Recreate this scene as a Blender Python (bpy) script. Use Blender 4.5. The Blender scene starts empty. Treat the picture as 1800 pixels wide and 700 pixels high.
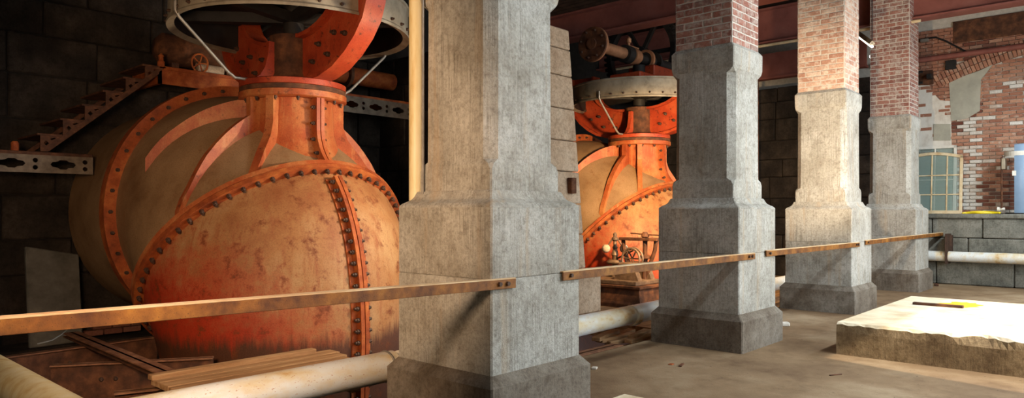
import bpy, bmesh, math, random
from mathutils import Vector, Matrix
random.seed(7)
SC = bpy.context.scene
COL = SC.collection
PI = math.pi
def lin(h):
    def f(c):
        c /= 255.0
        return c/12.92 if c <= .04045 else ((c+.055)/1.055)**2.4
    return (f(h[0]), f(h[1]), f(h[2]), 1.0)
# ------------------------------------------------------------------ camera
F, HOR, YAW = 1245.88, 372.4, .7346
CAM = Vector((-3.8982, -3.7523, 1.5))
cam_d = bpy.data.cameras.new('camera'); cam = bpy.data.objects.new('camera', cam_d); COL.objects.link(cam)
cam_d.sensor_fit = 'HORIZONTAL'; cam_d.sensor_width = 36.0; cam_d.lens = F/1800*36
cam_d.shift_y = (HOR-350)/1800
cam_d.clip_start = .05; cam_d.clip_end = 200
cam.location = CAM; cam.rotation_euler = (PI/2, 0, YAW-PI/2)
SC.camera = cam
_fw = Vector((math.cos(YAW), math.sin(YAW), 0)); _rt = Vector((math.sin(YAW), -math.cos(YAW), 0))
def on(u, v, x=None, y=None, z=None):
    """point where the ray through a photograph pixel meets a plane of the room"""
    r = _fw + _rt*((u-900)/F) + Vector((0, 0, 1))*((HOR-v)/F)
    t = (x-CAM.x)/r.x if x is not None else (y-CAM.y)/r.y if y is not None else (z-CAM.z)/r.z
    return CAM + r*t
# ------------------------------------------------------------------ world, sun, lamps
SC.view_settings.view_transform = 'Standard'; SC.view_settings.look = 'None'
SC.view_settings.gamma = 1.0; SC.view_settings.use_curve_mapping = False
SC.view_settings.exposure = 0.0
W = bpy.data.worlds.new('world'); SC.world = W; W.use_nodes = True
W.node_tree.nodes['Background'].inputs[0].default_value = (.75, .85, 1, 1)
W.node_tree.nodes['Background'].inputs[1].default_value = 1.0
def light(name, kind, loc, energy, color, target=None, **kw):
    d = bpy.data.lights.new(name, kind); o = bpy.data.objects.new(name, d); COL.objects.link(o)
    d.energy = energy; d.color = color; o.location = loc
    for k, v in kw.items(): setattr(d, k, v)
    if target is not None:
        o.rotation_euler = (Vector(target)-Vector(loc)).to_track_quat('-Z', 'Y').to_euler()
    return o
COOL = (.86, .95, 1.0); WARM = (1.0, .72, .45); AMBER = (1.0, .66, .32)
sun_dir = Vector((.22, 1.0, -.70))
light('sun', 'SUN', (5, -12, 9), 6.0, (1, .86, .66), target=Vector((5, -12, 9))+sun_dir, angle=math.radians(.6))
for x, e in ((-4.2, 20), (-.4, 65), (3.6, 150), (7.6, 150), (10.9, 210)):       # row of ceiling fluorescents over the walkway
    light('ceiling_fluorescent_light', 'AREA', (x, -3.7, 4.5), e, COOL, target=(x, -3.2, 0), shape='RECTANGLE', size=1.4, size_y=.25)
light('front_wall_fill', 'AREA', (5.2, -6.75, 2.9), 620, (.88, .96, 1.0), target=(5.2, 0, 2.4), shape='RECTANGLE', size=9.0, size_y=2.4)  # added cool fill inside the front wall, wider than its one window opening
light('left_flood_light', 'SPOT', (-3.9, -1.3, 2.0), 760, (1, .66, .40), target=(-3.9+math.cos(math.radians(44.5)), -1.3+math.sin(math.radians(44.5)), 1.94), spot_size=math.radians(66), spot_blend=.2, shadow_soft_size=.4)
light('first_bay_flood_light', 'SPOT', (1.85, .95, 2.3), 330, (1, .76, .50), target=(.2, 3.4, 1.7), spot_size=math.radians(110), spot_blend=.5, shadow_soft_size=.08)
light('second_bay_flood_light', 'SPOT', (5.3, 1.0, 2.5), 1200, AMBER, target=(7.9, 3.2, 1.3), spot_size=math.radians(95), spot_blend=.5, shadow_soft_size=.08)
light('third_pillar_flood_light', 'SPOT', (4.6, -1.0, 2.1), 640, (1, .76, .50), target=(7.15, .05, 2.6), spot_size=math.radians(74), spot_blend=.7, shadow_soft_size=.06)
# ------------------------------------------------------------------ materials
M = {}
class NT:
    def __init__(s, name):
        s.m = bpy.data.materials.new(name); s.m.use_nodes = True; s.t = s.m.node_tree; s.n = s.t.nodes
        s.b = s.n['Principled BSDF']; M[name] = s.m
    def new(s, t, **kw):
        n = s.n.new(t)
        for k, v in kw.items(): setattr(n, k, v)
        return n
    def ln(s, a, b): s.t.links.new(a, b)
    def coord(s, scale=(1, 1, 1)):
        tc = s.new('ShaderNodeTexCoord'); mp = s.new('ShaderNodeMapping'); mp.inputs['Scale'].default_value = scale
        oi = s.new('ShaderNodeObjectInfo'); ad = s.new('ShaderNodeVectorMath', operation='ADD')
        sc = s.new('ShaderNodeVectorMath', operation='SCALE'); sc.inputs[0].default_value = (7.3, 3.1, 5.7)
        s.ln(oi.outputs['Random'], sc.inputs['Scale']); s.ln(tc.outputs['Object'], mp.inputs[0])
        s.ln(mp.outputs[0], ad.inputs[0]); s.ln(sc.outputs[0], ad.inputs[1])
        return ad.outputs[0]
    def noise(s, vec, scale, detail=5, rough=.6):
        n = s.new('ShaderNodeTexNoise'); n.inputs['Scale'].default_value = scale
        n.inputs['Detail'].default_value = detail; n.inputs['Roughness'].default_value = rough
        s.ln(vec, n.inputs['Vector']); return n.outputs['Fac']
    def ramp(s, fac, stops):
        r = s.new('ShaderNodeValToRGB'); el = r.color_ramp.elements
        while len(el) < len(stops): el.new(.5)
        for e, (p, c) in zip(el, stops): e.position = p; e.color = lin(c) if len(c) == 3 else c
        s.ln(fac, r.inputs[0]); return r.outputs[0]
    def mix(s, fac, a, b, mode='MIX'):
        m = s.new('ShaderNodeMix', data_type='RGBA', blend_type=mode)
        for inp, v in ((m.inputs[0], fac), (m.inputs[6], a), (m.inputs[7], b)):
            if hasattr(v, 'links') or hasattr(v, 'is_output'): s.ln(v, inp)
            else: inp.default_value = v
        return m.outputs[2]
    def mask(s, fac, lo, hi):
        r = s.new('ShaderNodeMapRange'); r.inputs[1].default_value = lo; r.inputs[2].default_value = hi
        s.ln(fac, r.inputs[0]); return r.outputs[0]
    def bump(s, h, strength=.4, dist=.02):
        b = s.new('ShaderNodeBump'); b.inputs['Strength'].default_value = strength; b.inputs['Distance'].default_value = dist
        s.ln(h, b.inputs['Height']); s.ln(b.outputs[0], s.b.inputs['Normal'])
    def base(s, c): s.ln(c, s.b.inputs['Base Color'])
    def out(s, rough=.8, metal=0.0, spec=.3):
        s.b.inputs['Roughness'].default_value = rough; s.b.inputs['Metallic'].default_value = metal
        s.b.inputs['Specular IOR Level'].default_value = spec
def stone(name, c0, c1, c2, streak=.5, bump=.5, stain=None):
    t = NT(name); v = t.coord(); vs = t.coord((70, 70, 2.4))
    a = t.noise(v, 2.2); b = t.noise(v, 38, 5, .8); st = t.noise(vs, 1.0, 4, .65)
    c = t.ramp(a, [(.3, c0), (.5, c1), (.72, c2)])
    g = t.ramp(b, [(.25, (120, 118, 112)), (.55, (255, 255, 255))]); c = t.mix(.55, c, g, 'MULTIPLY')
    s = t.ramp(st, [(.30, (140, 132, 120)), (.55, (255, 255, 255)), (.7, (255, 255, 255))]); pm_ = t.new('ShaderNodeMath', operation='MULTIPLY'); t.ln(t.mask(t.noise(v, 3.5, 4, .7), .38, .66), pm_.inputs[0]); pm_.inputs[1].default_value = streak
    c = t.mix(pm_.outputs[0], c, s, 'MULTIPLY')
    gr = t.noise(v, 14, 6, .75); c = t.mix(.6, c, t.ramp(gr, [(.34, (176, 168, 158)), (.52, (255, 255, 255)), (.68, (255, 255, 255))]), 'MULTIPLY')
    if stain:
        sm = t.noise(t.coord((5, 5, .35)), 1.3, 3); c = t.mix(t.mask(sm, .58, .85), c, lin(stain))
    t.base(c)
    h = t.mix(.3, b, st); t.bump(h, bump, .02); t.out(.9, 0, .2)
stone('pillar_stone', (158, 152, 140), (182, 178, 168), (202, 199, 191), .75, .9, stain=(180, 156, 126))
stone('plinth_stone', (100, 88, 75), (124, 113, 100), (150, 142, 130), .45, .6)
stone('dark_stone', (34, 29, 25), (52, 45, 39), (76, 67, 58), .4, .7)
stone('ledge_stone', (92, 92, 84), (128, 126, 116), (152, 148, 136), .5, .6)
stone('pier_stone', (178, 152, 126), (200, 176, 150), (214, 194, 170), .3, .6)
stone('slab_side', (98, 78, 56), (142, 120, 90), (172, 150, 118), .5, .6)
def mottled(name, stops, scale=3.0, stretch=(1, 1, 1), rough=.65, metal=0., bump=.25, spec=.3, speck=None, detail=7):
    t = NT(name); v = t.coord(stretch); a = t.noise(v, scale, detail, .65)
    c = t.ramp(a, stops)
    f = t.noise(v, scale*16, 4, .7)
    if speck: c = t.mix(t.mask(f, speck[1], speck[1]+.1), c, lin(speck[0]))
    t.base(c); t.bump(t.mix(.5, a, f), bump, .015); t.out(rough, metal, spec)
def paint(name, stops, rust, dust, rustlo, dustlo, scale=1.4, low=None, rough=.6):
    """old brushed paint: patchy colour, rust blotches, vertical dust runs; low = (z, colour) of bare primer under a waterline"""
    t = NT(name); v = t.coord(); vs = t.coord((7, 7, .7))
    a = t.noise(v, scale, 8, .62); b = t.noise(v, scale*4.5, 8, .72); st = t.noise(vs, 1.6, 6, .7); f = t.noise(v, 70, 3, .7)
    c = t.ramp(a, stops)
    c = t.mix(t.mask(st, dustlo, dustlo+.22), c, lin(dust))
    if low:
        tc = t.new('ShaderNodeTexCoord'); sp = t.new('ShaderNodeSeparateXYZ'); t.ln(tc.outputs['Object'], sp.inputs[0])
        ad = t.new('ShaderNodeMath', operation='MULTIPLY_ADD'); t.ln(b, ad.inputs[0]); ad.inputs[1].default_value = -2.2
        t.ln(sp.outputs[2], ad.inputs[2]); xx = t.new('ShaderNodeMath', operation='MULTIPLY_ADD'); t.ln(sp.outputs[0], xx.inputs[0]); xx.inputs[1].default_value = .9; t.ln(ad.outputs[0], xx.inputs[2])
        c = t.mix(t.mask(xx.outputs[0], low[0]+.15, low[0]-.9), c, lin(low[1]))
        w = t.new('ShaderNodeMath', operation='MULTIPLY_ADD'); t.ln(st, w.inputs[0]); w.inputs[1].default_value = -.5; t.ln(sp.outputs[2], w.inputs[2])
        c = t.mix(t.mask(w.outputs[0], .02, -.14), c, lin((86, 52, 34)))
    c = t.mix(t.mask(b, rustlo, rustlo+.12), c, lin(rust))
    g = t.ramp(f, [(.28, (150, 130, 115)), (.55, (255, 255, 255))]); c = t.mix(.4, c, g, 'MULTIPLY')
    t.base(c); t.bump(t.mix(.5, b, f), .25, .012); t.out(rough, 0, .3)
paint('dome_paint', [(.30, (130, 74, 40)), (.48, (156, 108, 66)), (.66, (170, 132, 90))], (112, 58, 28), (142, 84, 50), .54, .50, 1.3, (-1.0, (170, 52, 24)))
paint('casing_paint', [(.30, (116, 84, 54)), (.48, (146, 114, 80)), (.66, (164, 130, 94))], (120, 72, 40), (134, 92, 56), .62, .56, 1.3)
paint('orange_paint', [(.30, (144, 62, 32)), (.48, (170, 86, 46)), (.66, (188, 120, 70))], (100, 50, 28), (192, 134, 84), .57, .54, 2.2, None, .5)
paint('red_paint', [(.30, (136, 48, 28)), (.50, (166, 64, 36)), (.68, (178, 84, 50))], (70, 40, 30), (166, 84, 54), .56, .60, 2.6, None, .45)
mottled('flange_rust', [(.3, (110, 48, 22)), (.5, (156, 76, 34)), (.7, (186, 108, 52))], 6, (1, 1, 1), .7, 0, .4, .3, ((70, 34, 18), .58))
mottled('dark_rust', [(.3, (52, 32, 22)), (.5, (84, 52, 34)), (.7, (120, 76, 48))], 7, (1, 1, 1), .75, 0, .4, .3)
mottled('pit_steel_lit', [(.3, (84, 52, 36)), (.5, (122, 82, 58)), (.7, (152, 110, 80))], 7, rough=.75, bump=.4)  # paler rust for the beams' top flanges, with light on them painted in
mottled('bolt_iron', [(.3, (48, 34, 28)), (.7, (84, 60, 46))], 14, rough=.6)
mottled('beam_red', [(.3, (116, 66, 58)), (.55, (136, 82, 72)), (.75, (146, 94, 84))], 2, rough=.55, bump=.1)
mottled('drum_metal', [(.3, (112, 100, 84)), (.5, (150, 138, 118)), (.72, (172, 160, 140))], 4, (1, 1, 1), .55, .2, .15)
mottled('trim_iron', [(.3, (84, 72, 60)), (.55, (116, 102, 86)), (.75, (136, 122, 104))], 8, rough=.65)
mottled('rail_lit_dust', [(.3, (176, 130, 84)), (.6, (214, 188, 150)), (.8, (226, 206, 176))], 9, (.3, 1, 1), .9)  # dust on the rail top leg, paled further to paint in overhead light
mottled('black_iron', [(.3, (22, 20, 19)), (.7, (44, 40, 38))], 5, rough=.6)
mottled('white_pipe', [(.31, (190, 140, 70)), (.41, (214, 196, 160)), (.56, (222, 222, 216)), (.8, (226, 228, 226))], 3.6, (.5, 1, 1), .45, 0, .15, .4, ((176, 116, 44), .60))
mottled('yellow_pipe', [(.3, (200, 166, 100)), (.5, (224, 208, 162)), (.75, (232, 222, 194))], 4, (2, 2, .4), .45, 0, .1, .4)
mottled('rail_iron', [(.3, (72, 38, 13)), (.5, (122, 74, 24)), (.7, (160, 106, 38))], 7, (1, 1, 1), .6, 0, .35, .35, ((58, 30, 12), .58))
mottled('shaft_bronze', [(.3, (150, 100, 70)), (.7, (196, 146, 110))], 6, rough=.42, metal=.4, bump=.1)
mottled('machine_brass', [(.3, (84, 66, 52)), (.6, (128, 104, 84)), (.8, (160, 134, 110))], 9, rough=.5, metal=.35, bump=.15)
mottled('concrete_top', [(.3, (196, 170, 132)), (.5, (226, 208, 176)), (.7, (236, 224, 200))], 2.2, rough=.95, bump=.35, speck=((160, 130, 96), .66))
mottled('old_wood', [(.3, (120, 84, 54)), (.5, (158, 122, 86)), (.7, (182, 150, 112))], 5, (.25, 2.2, 2.2), .85, 0, .35, .2, ((90, 58, 34), .62))
mottled('mortar', [(.3, (180, 172, 160)), (.7, (206, 198, 186))], 14, rough=.95, bump=.5)
mottled('dark_mortar', [(.3, (26, 23, 21)), (.7, (42, 38, 33))], 9, rough=.95, bump=.5)
mottled('plaster_grey', [(.3, (150, 148, 134)), (.7, (180, 176, 160))], 3, rough=.95, bump=.3)
mottled('plaster_white', [(.28, (178, 164, 148)), (.5, (214, 208, 196)), (.75, (228, 224, 214))], 3, (1, 1, .6), .9, 0, .3)
mottled('tank_enamel', [(.3, (122, 146, 172)), (.7, (140, 164, 190))], 2, rough=.35, bump=.03, spec=.5)
mottled('white_paint', [(.3, (206, 200, 186)), (.7, (228, 224, 214))], 8, rough=.6, bump=.15)
mottled('sash_paint', [(.3, (176, 140, 96)), (.5, (206, 184, 146)), (.75, (220, 206, 178))], 6, rough=.6, bump=.15)
mottled('hose_yellow', [(.3, (220, 190, 20)), (.7, (240, 214, 40))], 5, rough=.4, bump=.02)
mottled('ceiling_steel', [(.3, (58, 46, 40)), (.7, (92, 74, 64))], 3, rough=.8, bump=.2)
mottled('plain_plaster', [(.3, (150, 146, 138)), (.7, (172, 168, 158))], 2, rough=.95, bump=.2)
mottled('yellow_powder', [(.3, (226, 150, 20)), (.7, (244, 184, 50))], 14, rough=.95, bump=.3)
mottled('grey_plate', [(.3, (70, 68, 62)), (.55, (98, 95, 88)), (.75, (120, 116, 106))], 3, rough=.85, bump=.25)
mottled('conduit_steel', [(.3, (130, 124, 116)), (.7, (168, 162, 152))], 8, rough=.4, metal=.5, bump=.05)
def floor_mat():
    t = NT('floor_concrete'); v = t.coord()
    a = t.noise(v, .55, 6, .62); b = t.noise(v, 3.0, 6, .65); f = t.noise(v, 60, 3, .7); d = t.noise(v, 24, 2, .5)
    c = t.ramp(a, [(.32, (106, 82, 58)), (.5, (138, 114, 86)), (.66, (168, 148, 120))])
    c = t.mix(.6, c, t.ramp(b, [(.3, (170, 150, 128)), (.5, (235, 228, 218)), (.75, (255, 255, 255))]), 'MULTIPLY')
    c = t.mix(t.mask(d, .70, .76), c, lin((78, 60, 44)))
    t.base(c); t.bump(t.mix(.4, b, f), .35, .02); t.out(.85, 0, .3)
floor_mat()
def brick_mat(name, stops, wash, wash_amt):
    t = NT(name); oi = t.new('ShaderNodeObjectInfo'); v = t.coord()
    c = t.ramp(oi.outputs['Random'], stops); n = t.noise(v, 9, 5, .7); f = t.noise(v, 40, 3, .7)
    c = t.mix(t.mask(n, wash_amt, wash_amt+.2), c, lin(wash)); c = t.mix(.35, c, t.ramp(f, [(.3, (140, 130, 124)), (.6, (255, 255, 255))]), 'MULTIPLY')
    t.base(c); t.bump(t.mix(.5, n, f), .5, .012); t.out(.92, 0, .2)
brick_mat('pier_brick', [(0, (128, 84, 74)), (.4, (150, 100, 86)), (.75, (164, 114, 98)), (1, (136, 104, 94))], (188, 172, 160), .47)
brick_mat('pier_brick_pale_lit', [(0, (170, 124, 104)), (.4, (186, 146, 124)), (.75, (200, 164, 142)), (1, (176, 142, 124))], (214, 200, 184), .46)  # third pillar's bricks: efflorescence plus lamp light put into the colour
brick_mat('wall_brick', [(0, (150, 102, 82)), (.4, (172, 122, 98)), (.75, (186, 140, 114)), (1, (158, 124, 106))], (198, 184, 168), .55)
brick_mat('wall_brick_white', [(0, (196, 188, 176)), (.6, (216, 210, 200)), (1, (182, 160, 142))], (222, 218, 210), .5)
brick_mat('wall_brick_dark', [(0, (104, 62, 50)), (.5, (128, 82, 66)), (1, (112, 84, 74))], (150, 132, 118), .62)
def wall_bond():
    t = NT('brick_bond'); tc = t.new('ShaderNodeTexCoord'); sp = t.new('ShaderNodeSeparateXYZ'); cb = t.new('ShaderNodeCombineXYZ')
    ad = t.new('ShaderNodeMath', operation='ADD'); t.ln(tc.outputs['Object'], sp.inputs[0])
    t.ln(sp.outputs[0], ad.inputs[0]); t.ln(sp.outputs[1], ad.inputs[1]); t.ln(ad.outputs[0], cb.inputs[0]); t.ln(sp.outputs[2], cb.inputs[1])
    br = t.new('ShaderNodeTexBrick'); br.inputs['Scale'].default_value = 1.0
    br.inputs['Brick Width'].default_value = .235; br.inputs['Row Height'].default_value = .077; br.inputs['Mortar Size'].default_value = .008
    br.inputs['Color1'].default_value = lin((134, 84, 70)); br.inputs['Color2'].default_value = lin((112, 70, 60)); br.inputs['Mortar'].default_value = lin((176, 166, 152))
    t.ln(cb.outputs[0], br.inputs[0]); t.base(br.outputs[0]); t.out(.92)
wall_bond()
def glass():
    t = NT('pane_glass'); t.b.inputs['Base Color'].default_value = lin((150, 172, 164)); t.b.inputs['Alpha'].default_value = .35
    t.out(.08, 0, .6)
glass()
def emis(name, col, s):
    t = NT(name); t.b.inputs['Base Color'].default_value = (.8, .8, .8, 1)
    t.b.inputs['Emission Color'].default_value = lin(col); t.b.inputs['Emission Strength'].default_value = s
emis('tube_glow', (255, 236, 206), 9); emis('bulb_glow', (255, 240, 214), 30)
# ------------------------------------------------------------------ mesh helpers
class MB:
    def __init__(s): s.bm = bmesh.new()
    def box(s, x0, x1, y0, y1, z0, z1, bev=0., seg=1, rot=None, about=None):
        r = bmesh.ops.create_cube(s.bm, size=1.0); vs = r['verts']
        for v in vs: v.co = Vector((x0+(v.co.x+.5)*(x1-x0), y0+(v.co.y+.5)*(y1-y0), z0+(v.co.z+.5)*(z1-z0)))
        if bev > 0:
            es = list({e for v in vs for e in v.link_edges})
            vs = bmesh.ops.bevel(s.bm, geom=es, offset=bev, segments=seg, affect='EDGES', profile=.6)['verts']
        if rot is not None:
            c = Vector(about) if about is not None else Vector(((x0+x1)/2, (y0+y1)/2, (z0+z1)/2))
            for v in vs: v.co = c+rot @ (v.co-c)
        return s
    def poly(s, verts, faces):
        vs = [s.bm.verts.new(Vector(v)) for v in verts]
        for f in faces:
            try: s.bm.faces.new([vs[i] for i in f])
            except ValueError: pass
        return s
    def grid(s, rows, close_u=True, cap0=False, cap1=False):
        vs = [[s.bm.verts.new(Vector(p)) for p in r] for r in rows]; n = len(rows[0])
        for i in range(len(rows)-1):
            for j in range(n if close_u else n-1):
                k = (j+1) % n
                try: s.bm.faces.new((vs[i][j], vs[i][k], vs[i+1][k], vs[i+1][j]))
                except ValueError: pass
        if cap0: s.bm.faces.new(vs[0][::-1])
        if cap1: s.bm.faces.new(vs[-1])
        return s
    def lathe(s, prof, n=24, c=(0, 0, 0), axis='z', cap0=True, cap1=True):
        rows = []
        for r, h in prof:
            row = []
            for i in range(n):
                a = 2*PI*i/n; p = (r*math.cos(a), r*math.sin(a), h)
                if axis == 'x': p = (h, p[0], p[1])
                elif axis == 'y': p = (p[0], h, p[1])
                row.append((c[0]+p[0], c[1]+p[1], c[2]+p[2]))
            rows.append(row)
        return s.grid(rows, True, cap0 and prof[0][0] > 1e-4, cap1 and prof[-1][0] > 1e-4)
    def tube(s, pts, r, n=10, caps=True):
        pts = [Vector(p) for p in pts]; rows = []; up = None
        rad = r if isinstance(r, (list, tuple)) else [r]*len(pts)
        for i, p in enumerate(pts):
            d = (pts[min(i+1, len(pts)-1)]-pts[max(i-1, 0)]).normalized()
            if up is None:
                up = Vector((0, 0, 1)) if abs(d.z) < .9 else Vector((1, 0, 0))
            a = d.cross(up).normalized(); up = a.cross(d).normalized()
            rows.append([p+(a*math.cos(2*PI*j/n)+up*math.sin(2*PI*j/n))*rad[i] for j in range(n)])
        return s.grid(rows, True, caps, caps)
    def prism(s, pts2, axis, a, b):
        """closed 2D outline extruded along an axis ('x': outline is (y,z); 'y': (x,z); 'z': (x,y))"""
        def mk(p, t): return (t, p[0], p[1]) if axis == 'x' else (p[0], t, p[1]) if axis == 'y' else (p[0], p[1], t)
        n = len(pts2); v0 = [s.bm.verts.new(mk(p, a)) for p in pts2]; v1 = [s.bm.verts.new(mk(p, b)) for p in pts2]
        for i in range(n): s.bm.faces.new((v0[i], v0[(i+1) % n], v1[(i+1) % n], v1[i]))
        s.bm.faces.new(v0[::-1]); s.bm.faces.new(v1); return s
    def sphere(s, c, r, u=14, v=9, sc=(1, 1, 1)):
        m = Matrix.Translation(Vector(c)) @ Matrix.Diagonal((r*sc[0], r*sc[1], r*sc[2], 1))
        bmesh.ops.create_uvsphere(s.bm, u_segments=u, v_segments=v, radius=1, matrix=m); return s
    def mesh(s, name, mat, smooth=None, recalc=True):
        if recalc: bmesh.ops.recalc_face_normals(s.bm, faces=s.bm.faces[:])
        me = bpy.data.meshes.new(name); s.bm.to_mesh(me); s.bm.free()
        if mat: me.materials.append(M[mat])
        if smooth is not None:
            for p in me.polygons: p.use_smooth = True
            try: me.set_sharp_from_angle(angle=math.radians(smooth))
            except Exception: pass
        return me
def wloc(o):
    v = Vector((0, 0, 0))
    while o is not None: v += o.location; o = o.parent
    return v
def link(name, me, parent=None, loc=None):
    o = bpy.data.objects.new(name, me); COL.objects.link(o); o.parent = parent
    if loc is not None: o.location = loc
    return o
def part(name, mb, mat, parent, smooth=None, world=False):
    """mesh part under parent; world=True means the shape was given in room coordinates"""
    if world:
        off = -wloc(parent)
        for v in mb.bm.verts: v.co += off
    return link(name, mb.mesh(name, mat, smooth), parent)
def tag(o, label=None, cat=None, group=None, kind=None):
    for k, v in (('label', label), ('category', cat), ('group', group), ('kind', kind)):
        if v: o[k] = v
    return o
def solo(name, mb, mat, label, cat, group=None, smooth=None):
    """single-mesh thing given in room coordinates, origin moved to its base"""
    vs = mb.bm.verts; lo = [min(v.co[i] for v in vs) for i in range(3)]; hi = [max(v.co[i] for v in vs) for i in range(3)]
    c = Vector(((lo[0]+hi[0])/2, (lo[1]+hi[1])/2, lo[2]))
    for v in vs: v.co -= c
    return tag(link(name, mb.mesh(name, mat, smooth), None, c), label, cat, group)
def struct(name, mb, mat, smooth=None): return tag(link(name, mb.mesh(name, mat, smooth)), kind='structure')
def thing(name, loc, label, cat, group=None): return tag(link(name, None, None, Vector(loc)), label, cat, group)
def copy_tree(o, parent=None):
    c = o.copy(); COL.objects.link(c); c.parent = parent
    for ch in list(o.children): copy_tree(ch, c)
    return c
def pierced(outer, holes, thick):
    """flat plate in local (x,z) with real holes, thickness along y"""
    cu = bpy.data.curves.new('plate', 'CURVE'); cu.dimensions = '2D'; cu.fill_mode = 'BOTH'; cu.extrude = thick/2
    for loop in [outer]+holes:
        sp = cu.splines.new('POLY'); sp.points.add(len(loop)-1); sp.use_cyclic_u = True
        for p, q in zip(sp.points, loop): p.co = (q[0], q[1], 0, 1)
    ob = bpy.data.objects.new('plate', cu); COL.objects.link(ob)
    dg = bpy.context.evaluated_depsgraph_get(); dg.update()
    me = bpy.data.meshes.new_from_object(ob.evaluated_get(dg)); bpy.data.objects.remove(ob); bpy.data.curves.remove(cu)
    mb = MB(); mb.bm.from_mesh(me); bpy.data.meshes.remove(me)
    for v in mb.bm.verts: v.co = Vector((v.co.x, v.co.z, v.co.y))
    return mb
def circ(cx, cy, r, n=12): return [(cx+r*math.cos(2*PI*i/n), cy+r*math.sin(2*PI*i/n)) for i in range(n)]
# ------------------------------------------------------------------ the setting
S = 3.8125
XE, XL, YB, YF, ZC = 14.0, -7.0, 7.0, -7.0, 6.1
YE = .62                                    # edge of the concrete walkway
fl = MB().box(XL, XE, YF, YE, -.25, 0); struct('floor', fl, 'floor_concrete')
struct('floor_bay', MB().box(4.3, XE, .95, YB, -.25, -.04), 'old_wood')
struct('floor_pit', MB().box(XL, 4.3, YE, YB, -1.6, -1.4), 'dark_mortar')
struct('wall_pit', MB().box(XL, 4.3, YE-.05, YE, -1.4, -.25), 'dark_stone')
struct('wall_left', MB().box(XL-.2, XL, YF, YB, -1.6, ZC), 'plain_plaster')
wf = MB()                                    # front wall with one tall window opening that lets the sun in
wx0, wx1, wz0, wz1 = 2.35, 7.6, .9, 4.15
wf.box(XL, wx0, YF-.2, YF, -.25, ZC+.2).box(wx1, XE+.2, YF-.2, YF, -.25, ZC+.2).box(wx0, wx1, YF-.2, YF, -.25, wz0).box(wx0, wx1, YF-.2, YF, wz1, ZC+.2)
struct('wall_front', wf, 'plain_plaster')
cl = MB(); cl.box(XL, XE+.2, YF, YB, ZC+.06, ZC+.2)
k = 0
x = XL
while x < XE:
    cl.prism([(x, ZC+.08), (x, ZC+.05), (x+.05, ZC), (x+.1, ZC), (x+.15, ZC+.05), (x+.2, ZC+.05), (x+.2, ZC+.08)], 'y', YF, YB); x += .2
struct('ceiling', cl, 'ceiling_steel')
def block_wall(root, mat, plane, c, a0, a1, z0, z1, heights, wmin, wmax, proud=.03, gap=.012):
    """rows of stone blocks (each a part) on a wall; plane 'x' or 'y', face at coordinate c, facing the negative side"""
    z = z0; i = 0
    while z < z1-.02:
        h = min(heights[i % len(heights)], z1-z); a = a0-random.random()*.4*wmin
        while a < a1-.05:
            w = random.uniform(wmin, wmax); b = min(a+w, a1); aa = max(a, a0)
            if b-aa > .08:
                p = random.uniform(.2, 1)*proud; m = MB()
                if plane == 'x': m.box(c-p, c+.22, aa+gap/2, b-gap/2, z+gap/2, z+h-gap/2, .018)
                else: m.box(aa+gap/2, b-gap/2, c-p, c+.22, z+gap/2, z+h-gap/2, .018)
                part('stone_block', m, mat, root, world=True)
            a = b
        z += h; i += 1
wb = struct('wall_back', MB().box(XL, XE, YB+.02, YB+.3, -1.6, ZC), 'dark_mortar')
block_wall(wb, 'dark_stone', 'y', YB, -3.2, 4.4, -1.4, ZC, [.52, .46, .58], .8, 1.5, .05)
# cross wall between the two machine bays, battered front end
cw = struct('wall_cross', MB().box(4.32, 4.95, 3.5, YB, -1.4, 4.3), 'dark_mortar')
block_wall(cw, 'dark_stone', 'x', 4.3, 3.45, YB, -1.4, 4.3, [.52, .46, .58], .7, 1.3, .03)
zs = [.62, 1.15, 1.62, 2.12, 2.6, 3.1, 3.62, 4.05, 4.38]
for z0, z1 in zip(zs, zs[1:]):
    def yb(z): return 2.78+(z-.6)*.088
    m = MB().poly([(4.26, yb(z0), z0+.006), (5.05, yb(z0), z0+.006), (5.05, 3.52, z0+.006), (4.26, 3.52, z0+.006),
                   (4.26, yb(z1), z1-.006), (5.05, yb(z1), z1-.006), (5.05, 3.52, z1-.006), (4.26, 3.52, z1-.006)],
                  [(0, 3, 2, 1), (4, 5, 6, 7), (0, 1, 5, 4), (1, 2, 6, 5), (2, 3, 7, 6), (3, 0, 4, 7)])
    bmesh.ops.bevel(m.bm, geom=m.bm.edges[:], offset=.015, segments=1, affect='EDGES'); part('pier_block', m, 'pier_stone', cw, world=True)
part('pier_foot', MB().box(4.22, 5.1, 2.52, 3.55, -.04, .60, .03), 'pier_stone', cw, world=True)
part('iron_strap', MB().box(4.72, 4.84, 2.80, 2.9, 1.78, 2.02, .01), 'dark_rust', cw, world=True)
# end wall: low stone ledge wall, brick above on the right, dark stone on the left
we = struct('wall_end', MB().box(XE, XE+.3, YF, YB, -1.6, ZC), 'mortar')
lw = part('ledge_core', MB().box(13.16, XE, YF, .72, -.02, 1.40), 'dark_mortar', we, world=True)
part('ledge_coping', MB().box(13.06, XE, YF, .74, 1.36, 1.455, .02), 'ledge_stone', we, world=True)
block_wall(we, 'ledge_stone', 'x', 13.12, -3.0, .72, .56, 1.36, [.40, .40], .75, 1.3, .03)
block_wall(we, 'ledge_stone', 'x', 13.05, -3.0, .72, 0, .54, [.54], 1.2, 1.9, .03)
block_wall(we, 'dark_stone', 'x', 13.1, .74, 6.9, -.04, 4.5, [.46, .52, .42], .8, 1.4, .05)
part('stone_core', MB().box(13.14, XE, .74, YB, -.04, 4.48), 'dark_mortar', we, world=True)
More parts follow.
